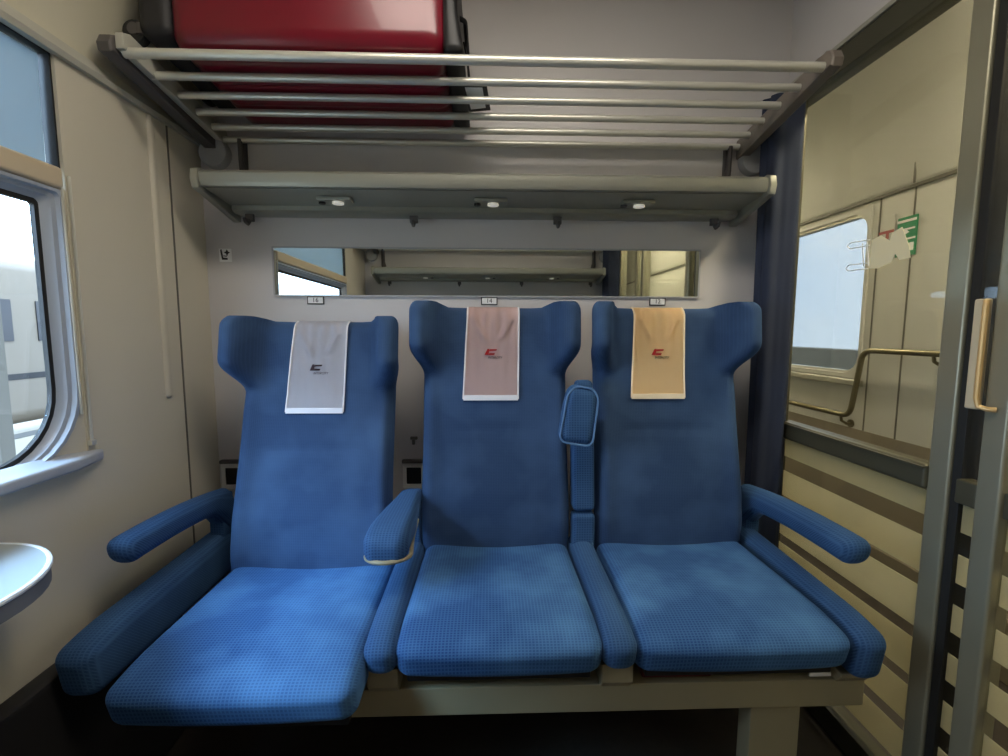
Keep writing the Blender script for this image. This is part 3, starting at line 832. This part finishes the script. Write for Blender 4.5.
# headrest cloths
def cloth(xc, dy, dz, kk, zlow, width, skew, matc, mathem, inkA, inkB, label, name='headrest_cloth'):
    t = thing(name, label, 'headrest cover', (xc, 1.40+dy, ZT+dz-0.28), 'printed headrest cloths')
    nu, rows, hemrows = 28, [], []
    path = []
    topz = ZT+dz+0.003
    # down the back, over the top, down the front
    for k in range(6): path.append(('b', ZT-0.10+0.014*k*1.2))
    ang = [PI*k/8 for k in range(9)]
    P = []
    for z in (ZT-0.12, ZT-0.09, ZT-0.06, ZT-0.035): P.append((prof_y(z)+0.075+0.004, z))
    yc = prof_y(ZT-0.03)+0.0375
    for a in [PI*k/10 for k in range(1, 10)]: P.append((yc+0.0415*math.cos(a), ZT-0.03+0.034*math.sin(a)))
    zf = ZT-0.035; n = 34
    for k in range(n+1):
        z = zf + (zlow-dz-zf)*k/n; P.append((prof_y(z)-0.0045, z))
    P = [(y+lean(z, kk), z-0.011*sstep(1.10, ZT, z)) for y, z in P]
    L = len(P)
    def off(u, k):
        # gathers fanning down from the top edge
        d = max(0, k-12)/(L-13); z = P[k][1]
        f = math.exp(-d*3.0)
        return -0.0045*f*(1+math.sin(u*15+4*d*u))*(0.7) - 0.008*math.exp(-((abs(u)-0.75*(1-d*2.0))**2)/0.012)*(1-sstep(0.26, 0.36, d))*(1 if d > 0 else 0)
    def X(u, k):
        d = max(0, k-12)/(L-13)
        return xc + u*(width/2)*(0.94+0.06*d) + skew*d
    body = [[(X(-1+2*i/nu, k), P[k][0]+dy+off(-1+2*i/nu, k), P[k][1]+dz) for i in range(nu+1)] for k in range(L)]
    bm = bmesh.new(); quadgrid(bm, body); bmesh.ops.solidify(bm, geom=bm.faces[:], thickness=0.0012)
    b = obj('cloth', bm, matc, t, angle=60)
    bm = bmesh.new()
    for u in (-1, 1): tube(bm, [(X(u, k), P[k][0]+dy+off(u, k)-0.001, P[k][1]+dz) for k in range(9, L)], 0.0026, 6)
    k = L-1
    yl, zl = P[k][0]+dy, P[k][1]+dz
    box(bm, X(-1, k), X(1, k), yl-0.0035, yl+0.001, zl-0.004, zl+0.012, 0.001)
    obj('hem', bm, mathem, b)
    # printed railway logo: slanted letter block with a line of tiny lettering below
    zc_ = ZT+dz-0.145; xx = X(0, 26)
    y_ = prof_y(zc_-dz)+dy+lean(zc_-dz, kk)-0.0090
    tilt = Matrix.Rotation(PI/2-0.10, 3, 'X')
    bm = bmesh.new(); q = 0.8
    for poly in ([(-0.029, -0.010), (-0.018, 0.013), (-0.010, 0.013), (-0.014, -0.010)], [(-0.012, 0.004), (-0.009, 0.012), (0.018, 0.012), (0.015, 0.006), (-0.004, 0.005)], [(-0.014, -0.010), (-0.012, -0.003), (0.010, -0.003), (0.007, -0.010)]):
        prism(bm, [(xx+a*q, zc_+b_*q) for a, b_ in poly], 1, y_-0.0005, y_)
    lg = obj('logo', bm, inkA, b, smooth=False)
    textmesh('lettering', 'INTERCITY', 0.0092, inkB, (xx+0.008, y_-0.0003, zc_-0.016), tilt, b, shear=0.3, sx=0.95)
    return t
cloth(-0.500, S1[1], S1[2], S1[3], 0.925, 0.165, -0.010, M['cloth'], M['hem'], M['logodark'], M['logodark'], 'pale grey headrest cloth with dark logo on the left seat')
cloth(0.012, 0, 0, 0, 0.957, 0.165, -0.008, M['clothp'], M['hem'], M['logored'], M['logodark'], 'white headrest cloth tinted with a painted pink glow, with red logo on the middle seat')
cloth(0.520, 0, 0, 0, 0.960, 0.163, -0.006, M['clotho'], M['hemo'], M['logored'], M['logodark'], 'headrest cloth tinted with a painted peach glow, with red logo on the right seat')

# ------------------------------------------------------------------ armrests and divider pads
def side_pad(bm, x0, x1, y0=0.885, y1=1.44, z0=0.435, z1=0.53):
    def df(x, y, z):
        v = (y-y0)/(y1-y0); w = (z-z0)/(z1-z0)
        return (x, y+0.02*(1-w)*max(0, 1-v/0.3), z-0.018*max(0, 1-v/0.22)**2*w+0.012*v*w)
    rbox(bm, (x0, y0, z0), (x1, y1, z1), 0.031, deform=df, n=(2, 14, 3), k=4)
def outer_arm(s, xa, xb, label, yf=0.955):
    t = thing('armrest', label, 'armrest', ((xa+xb)/2, 1.2, 0.40), 'blue padded armrests')
    bm = bmesh.new(); side_pad(bm, xa, xb, 0.885, 1.44, 0.405, 0.532); obj('base_pad', bm, M['pad'], t, angle=60)
    ax0, ax1 = (xa+0.012, xb+0.012) if s > 0 else (xa+0.018, xb+0.004)
    bm = bmesh.new()
    def df(x, y, z):
        v = (y-yf)/(1.46-yf)     # 0 front .. 1 rear
        zz = z + 0.004*math.sin(v*PI) - 0.030*v*v
        w = (z-0.630)/0.068
        th = 1+1.4*sstep(0.72, 1.0, v)  # deeper at the rear root
        return (x, y+0.018*(1-w)*max(0, 1-v/0.2), 0.698-(0.698-z)*th + (zz-z))
    rbox(bm, (ax0, yf, 0.630), (ax1, 1.46, 0.698), 0.031, deform=df, n=(2, 14, 2), k=4)
    obj('arm', bm, M['pad'], t, angle=60)
    bm = bmesh.new(); box(bm, ax0+0.012, ax1-0.012, 1.385, 1.45, 0.50, 0.66, 0.008)
    obj('arm_post', bm, M['pad'], t)
    return t
outer_arm(1, 0.782, 0.852, 'long blue armrest beside the corridor glass')
outer_arm(-1, -0.882, -0.800, 'long blue armrest against the window wall', 1.005)

# divider with the lowered short armrest
t = thing('armrest', 'short blue armrest folded down between left and middle seats', 'armrest', (-0.23, 1.2, 0.40), 'blue padded armrests')
bm = bmesh.new(); side_pad(bm, -0.264, -0.194, 0.885, 1.44, 0.44, 0.53); obj('base_pad', bm, M['pad'], t, angle=60)
def df(x, y, z):
    v = (y-1.03)/(1.36-1.03); c = -0.245
    w = 1-0.42*sstep(0.25, 1.0, v) - 0.18*max(0, 1-v/0.12)**2
    th = 1-0.25*sstep(0.3, 1, v)
    return (c+(x-c)*w+0.012*v, y, 0.700-(0.700-z)*th-0.006*v-0.018*max(0, 1-v/0.25)**2)
bm = bmesh.new(); rbox(bm, (-0.298, 1.03, 0.630), (-0.192, 1.36, 0.700), 0.026, deform=df, n=(4, 12, 3), k=4)
arm = obj('arm', bm, M['pad'], t, angle=60)
bm = bmesh.new()
ring = []
for a in [PI*k/14 for k in range(15)]:
    ring.append((-0.243-0.053*math.cos(a), 1.080-0.054*math.sin(a), 0.624+0.006*math.sin(a)))
pts = [(-0.288, 1.22, 0.628)]+ring+[(-0.197, 1.15, 0.634), (-0.196, 1.22, 0.652)]
tube(bm, pts, 0.0055, 8)
box(bm, -0.285, -0.204, 1.06, 1.25, 0.618, 0.630, 0.006)
obj('plastic_trim', bm, M['frame'], t)
bm = bmesh.new(); box(bm, -0.256, -0.204, 1.325, 1.39, 0.52, 0.685, 0.012); obj('arm_post', bm, M['pad'], t)

# divider with the raised short armrest
t = thing('armrest', 'short blue armrest folded upright between middle and right seats', 'armrest', (0.277, 1.2, 0.40), 'blue padded armrests')
bm = bmesh.new(); side_pad(bm, 0.240, 0.314, 0.885, 1.40, 0.44, 0.53); obj('base_pad', bm, M['pad'], t, angle=60)
bm = bmesh.new()
rbox(bm, (0.246, 1.315, 0.50), (0.314, 1.37, 0.622), 0.014, n=(2, 2, 3), k=3)
obj('arm_post', bm, M['pad'], t)
bm = bmesh.new()
rbox(bm, (0.246, 1.315, 0.630), (0.312, 1.375, 0.90), 0.014, deform=lambda x, y, z: (x, y+0.05*(z-0.63)/0.27*0.6, z), n=(2, 2, 5), k=3)
obj('arm', bm, M['pad'], t)
bm = bmesh.new(); rbox(bm, (0.250, 1.33, 0.97), (0.302, 1.37, 1.018), 0.014, n=(2, 2, 2), k=3); obj('hinge_knob', bm, M['pad'], t)
def tilt(x, y, z):
    c = (0.252, 1.285, 0.930); a = math.radians(9)
    dx, dz_ = x-c[0], z-c[2]
    w = 1-0.14*sstep(0.0, 0.09, dz_)
    dx *= w
    return (c[0]+dx*math.cos(a)+dz_*math.sin(a), y+0.10*dz_, c[2]-dx*math.sin(a)+dz_*math.cos(a))
bm = bmesh.new(); rbox(bm, (0.204, 1.262, 0.845), (0.302, 1.320, 1.008), 0.026, deform=tilt, n=(4, 2, 6), k=4)
pd = obj('arm_pad', bm, M['pad'], t, angle=60)
bm = bmesh.new()
o_ = rrect(0.206, 0.300, 0.847, 1.006, 0.020, 6, rt=0.034)
tube(bm, [tilt(p[0], 1.268, p[1]) for p in o_], 0.0028, 8, closed=True)
obj('piping', bm, M['piping'], pd)

# ------------------------------------------------------------------ bench frame
t = thing('bench_frame', 'beige metal frame carrying the row of three seats', 'seat frame', (0, 1.0, 0))
bm = bmesh.new(); box(bm, -0.66, 0.845, 0.945, 1.01, 0.318, 0.384, 0.004); obj('beam', bm, M['frame'], t)
bm = bmesh.new(); box(bm, -0.86, 0.845, 1.36, 1.42, 0.318, 0.384, 0.004); obj('beam', bm, M['frame'], t)
for x0, x1 in ((0.592, 0.708), (-0.70, -0.585)):
    if x0 > 0: bm = bmesh.new(); box(bm, x0, x1, 0.955, 1.005, 0.0, 0.32, 0.004); obj('leg', bm, M['frame'], t)
    bm = bmesh.new(); box(bm, x0, x1, 1.365, 1.415, 0.0, 0.32, 0.004); obj('leg', bm, M['frame'], t)
for x0, x1 in ((-0.262, -0.196), (0.243, 0.312), (0.775, 0.845)):
    bm = bmesh.new()
    z1 = 0.442 if abs(x0) < 0.5 else 0.408
    prism(bm, [(0.930, z1), (0.930, 0.400), (0.945, 0.380), (1.42, 0.380), (1.42, z1)], 0, x0, x1, 0.002, 1); obj('bracket', bm, M['frame'], t)

# ------------------------------------------------------------------ fold-down table at the window
t = thing('window_table', 'small pale table with rounded front fixed under the window', 'table', (XL, 0.58, 0.73))
half = 0.290
def tab(off):
    x1, r, c = -0.725-off, 0.19-off, 0.58
    h = half-off
    out = [(XL+0.001, c-h)]
    for k in range(13):
        a = -PI/2+PI/2*k/12; out.append((x1-r+r*math.cos(a), c-h+r+r*math.sin(a)))
    for k in range(13):
        a = PI/2*k/12; out.append((x1-r+r*math.cos(a), c+h-r+r*math.sin(a)))
    out.append((XL+0.001, c+h))
    return out
bm = bmesh.new(); prism(bm, tab(0.004), 2, 0.752, 0.7605); obj('top', bm, M['tabletop'], t)
bm = bmesh.new(); prism(bm, tab(0.0), 2, 0.726, 0.7515, 0.003, 2); obj('edge', bm, M['tabledge'], t)
bm = bmesh.new(); pp = tab(0.001); tube(bm, [(p[0], p[1], 0.757) for p in pp], 0.005, 8); obj('rim', bm, M['tablerim'], t)
bm = bmesh.new(); box(bm, XL+0.001, XL+0.05, 0.50, 0.66, 0.66, 0.73, 0.008); obj('wall_bracket', bm, M['tabledge'], t)

# ------------------------------------------------------------------ outside: station platform seen through the window
bm = bmesh.new(); box(bm, -7.0, -1.75, -8, 30, -1.0, -0.35)
struct(obj('platform', bm, M['ground'], smooth=False), 'pale concrete station platform outside the window', 'platform')
bm = bmesh.new(); box(bm, -60, 40, -60, 90, -1.4, -1.3)
struct(obj('ground', bm, M['ground'], smooth=False), 'pale ground around the tracks', 'ground')
bm = bmesh.new(); box(bm, -3.1, -3.0, -8, 30, -0.349, -0.345); box(bm, -6.9, -6.6, -8, 30, -0.349, -0.344)
struct(obj('platform_line', bm, M['groundd'], smooth=False), 'grey guide line on the platform', 'line')
cp = thing('platform_canopy', 'pale station canopy over the platform outside', 'canopy', (-4.4, 6, -0.35))
bm = bmesh.new(); box(bm, -6.6, -2.6, 1.0, 26, 3.3, 3.42)
for k in range(9): box(bm, -6.6, -2.6, 1.5+k*2.6, 1.7+k*2.6, 3.12, 3.3)
obj('roof', bm, M['canopy'], cp, smooth=False)
for y in (4.5, 11.0, 17.5):
    bm = bmesh.new(); box(bm, -4.75, -4.6, y-0.07, y+0.07, -0.35, 3.2, 0.01); obj('post', bm, M['canopy'], cp)
tr = thing('parked_train', 'white carriages with a dark window band beyond the platform', 'train', (-10.5, 12, -1.0))
bm = bmesh.new(); rbox(bm, (-12.0, 2.0, -0.7), (-9.2, 30, 2.6), 0.3, n=(2, 4, 2), k=3); obj('body', bm, M['trainw'], tr)
bm = bmesh.new()
for k in range(15): box(bm, -9.22, -9.18, 2.6+k*1.8, 3.9+k*1.8, 0.95, 1.75)
obj('windows', bm, M['trainb'], tr, smooth=False)
bm = bmesh.new()
box(bm, -9.215, -9.19, 2.0, 30, 0.2, 0.32); obj('stripe', bm, M['trainb'], tr, smooth=False)
yp = thing('yellow_post', 'bright yellow post on the platform outside the window', 'post', (-4.1, 4.6, -0.35))
bm = bmesh.new(); prism(bm, [(-4.16, 0.62), (-4.06, 0.62), (-3.96, 1.30), (-4.06, 1.30)], 1, 4.55, 4.61); obj('panel', bm, M['yellow'], yp)
bm = bmesh.new(); tube(bm, [(-4.1, 4.6, -0.35), (-4.1, 4.6, 0.7)], 0.03, 10); obj('stem', bm, M['canopy'], yp)
# far side: low dark embankment beyond the corridor windows
bm = bmesh.new(); box(bm, 14, 15, -20, 60, -1.3, 0.45)
struct(obj('embankment', bm, M['ground'], smooth=False), 'low embankment beyond the corridor window', 'embankment')

# ------------------------------------------------------------------ light
w = bpy.data.worlds.new('sky'); bpy.context.scene.world = w; w.use_nodes = True
nt = w.node_tree; bg = nt.nodes['Background']
tc = nt.nodes.new('ShaderNodeTexCoord'); nz = nt.nodes.new('ShaderNodeTexNoise'); nz.inputs['Scale'].default_value = 5; nz.inputs['Detail'].default_value = 3
nt.links.new(tc.outputs['Generated'], nz.inputs['Vector'])
mx = nt.nodes.new('ShaderNodeMix'); mx.data_type = 'RGBA'
mx.inputs[6].default_value = (0.38, 0.60, 1.0, 1); mx.inputs[7].default_value = (0.80, 0.90, 1.0, 1)
nt.links.new(nz.outputs['Fac'], mx.inputs[0]); nt.links.new(mx.outputs[2], bg.inputs[0])
bg.inputs[1].default_value = 8.0

sl = bpy.data.lights.new('hazy_sun', 'SUN'); sl.energy = 7.0; sl.angle = math.radians(30); sl.color = (0.34, 0.64, 1.0)
so = bpy.data.objects.new('hazy_sun', sl); C.objects.link(so)
so.rotation_euler = Vector((0.435, 0.42, -0.62)).to_track_quat('-Z', 'Y').to_euler()

def portal(x, y, z, sy, sz, direction):
    l = bpy.data.lights.new('window_portal', 'AREA'); l.shape = 'RECTANGLE'; l.size = sy; l.size_y = sz
    l.cycles.is_portal = True
    o = bpy.data.objects.new('window_portal', l); C.objects.link(o); o.location = (x, y, z)
    o.rotation_euler = (PI/2, 0, -PI/2 if direction > 0 else PI/2)
portal(XL-0.07, 0.58, 1.30, 1.0, 0.9, 1)
portal(XW+0.07, 2.60, 1.34, 0.95, 0.8, -1)
portal(XW+0.07, 0.515, 1.34, 0.95, 0.8, -1)

# ------------------------------------------------------------------ camera
cam = bpy.data.cameras.new('camera'); co = bpy.data.objects.new('camera', cam); C.objects.link(co)
cam.sensor_fit = 'HORIZONTAL'; cam.sensor_width = 36; cam.lens = 464.24/1008*36; cam.clip_start = 0.02
p, yw, rl = 0.1002, 0.03169, -0.00196
fwd = Vector((math.sin(yw)*math.cos(p), math.cos(yw)*math.cos(p), -math.sin(p)))
rt = Vector((math.cos(yw), -math.sin(yw), 0)); dn = fwd.cross(rt)
r2 = rt*math.cos(rl)+dn*math.sin(rl); d2 = -rt*math.sin(rl)+dn*math.cos(rl)
R = Matrix((r2, -d2, -fwd)).transposed()
co.matrix_world = Matrix.Translation((0, 0, 1.16)) @ R.to_4x4()
bpy.context.scene.camera = co
vs = bpy.context.scene.view_settings
vs.view_transform = 'Standard'; vs.look = 'None'; vs.gamma = 1; vs.use_curve_mapping = False; vs.exposure = 0.4
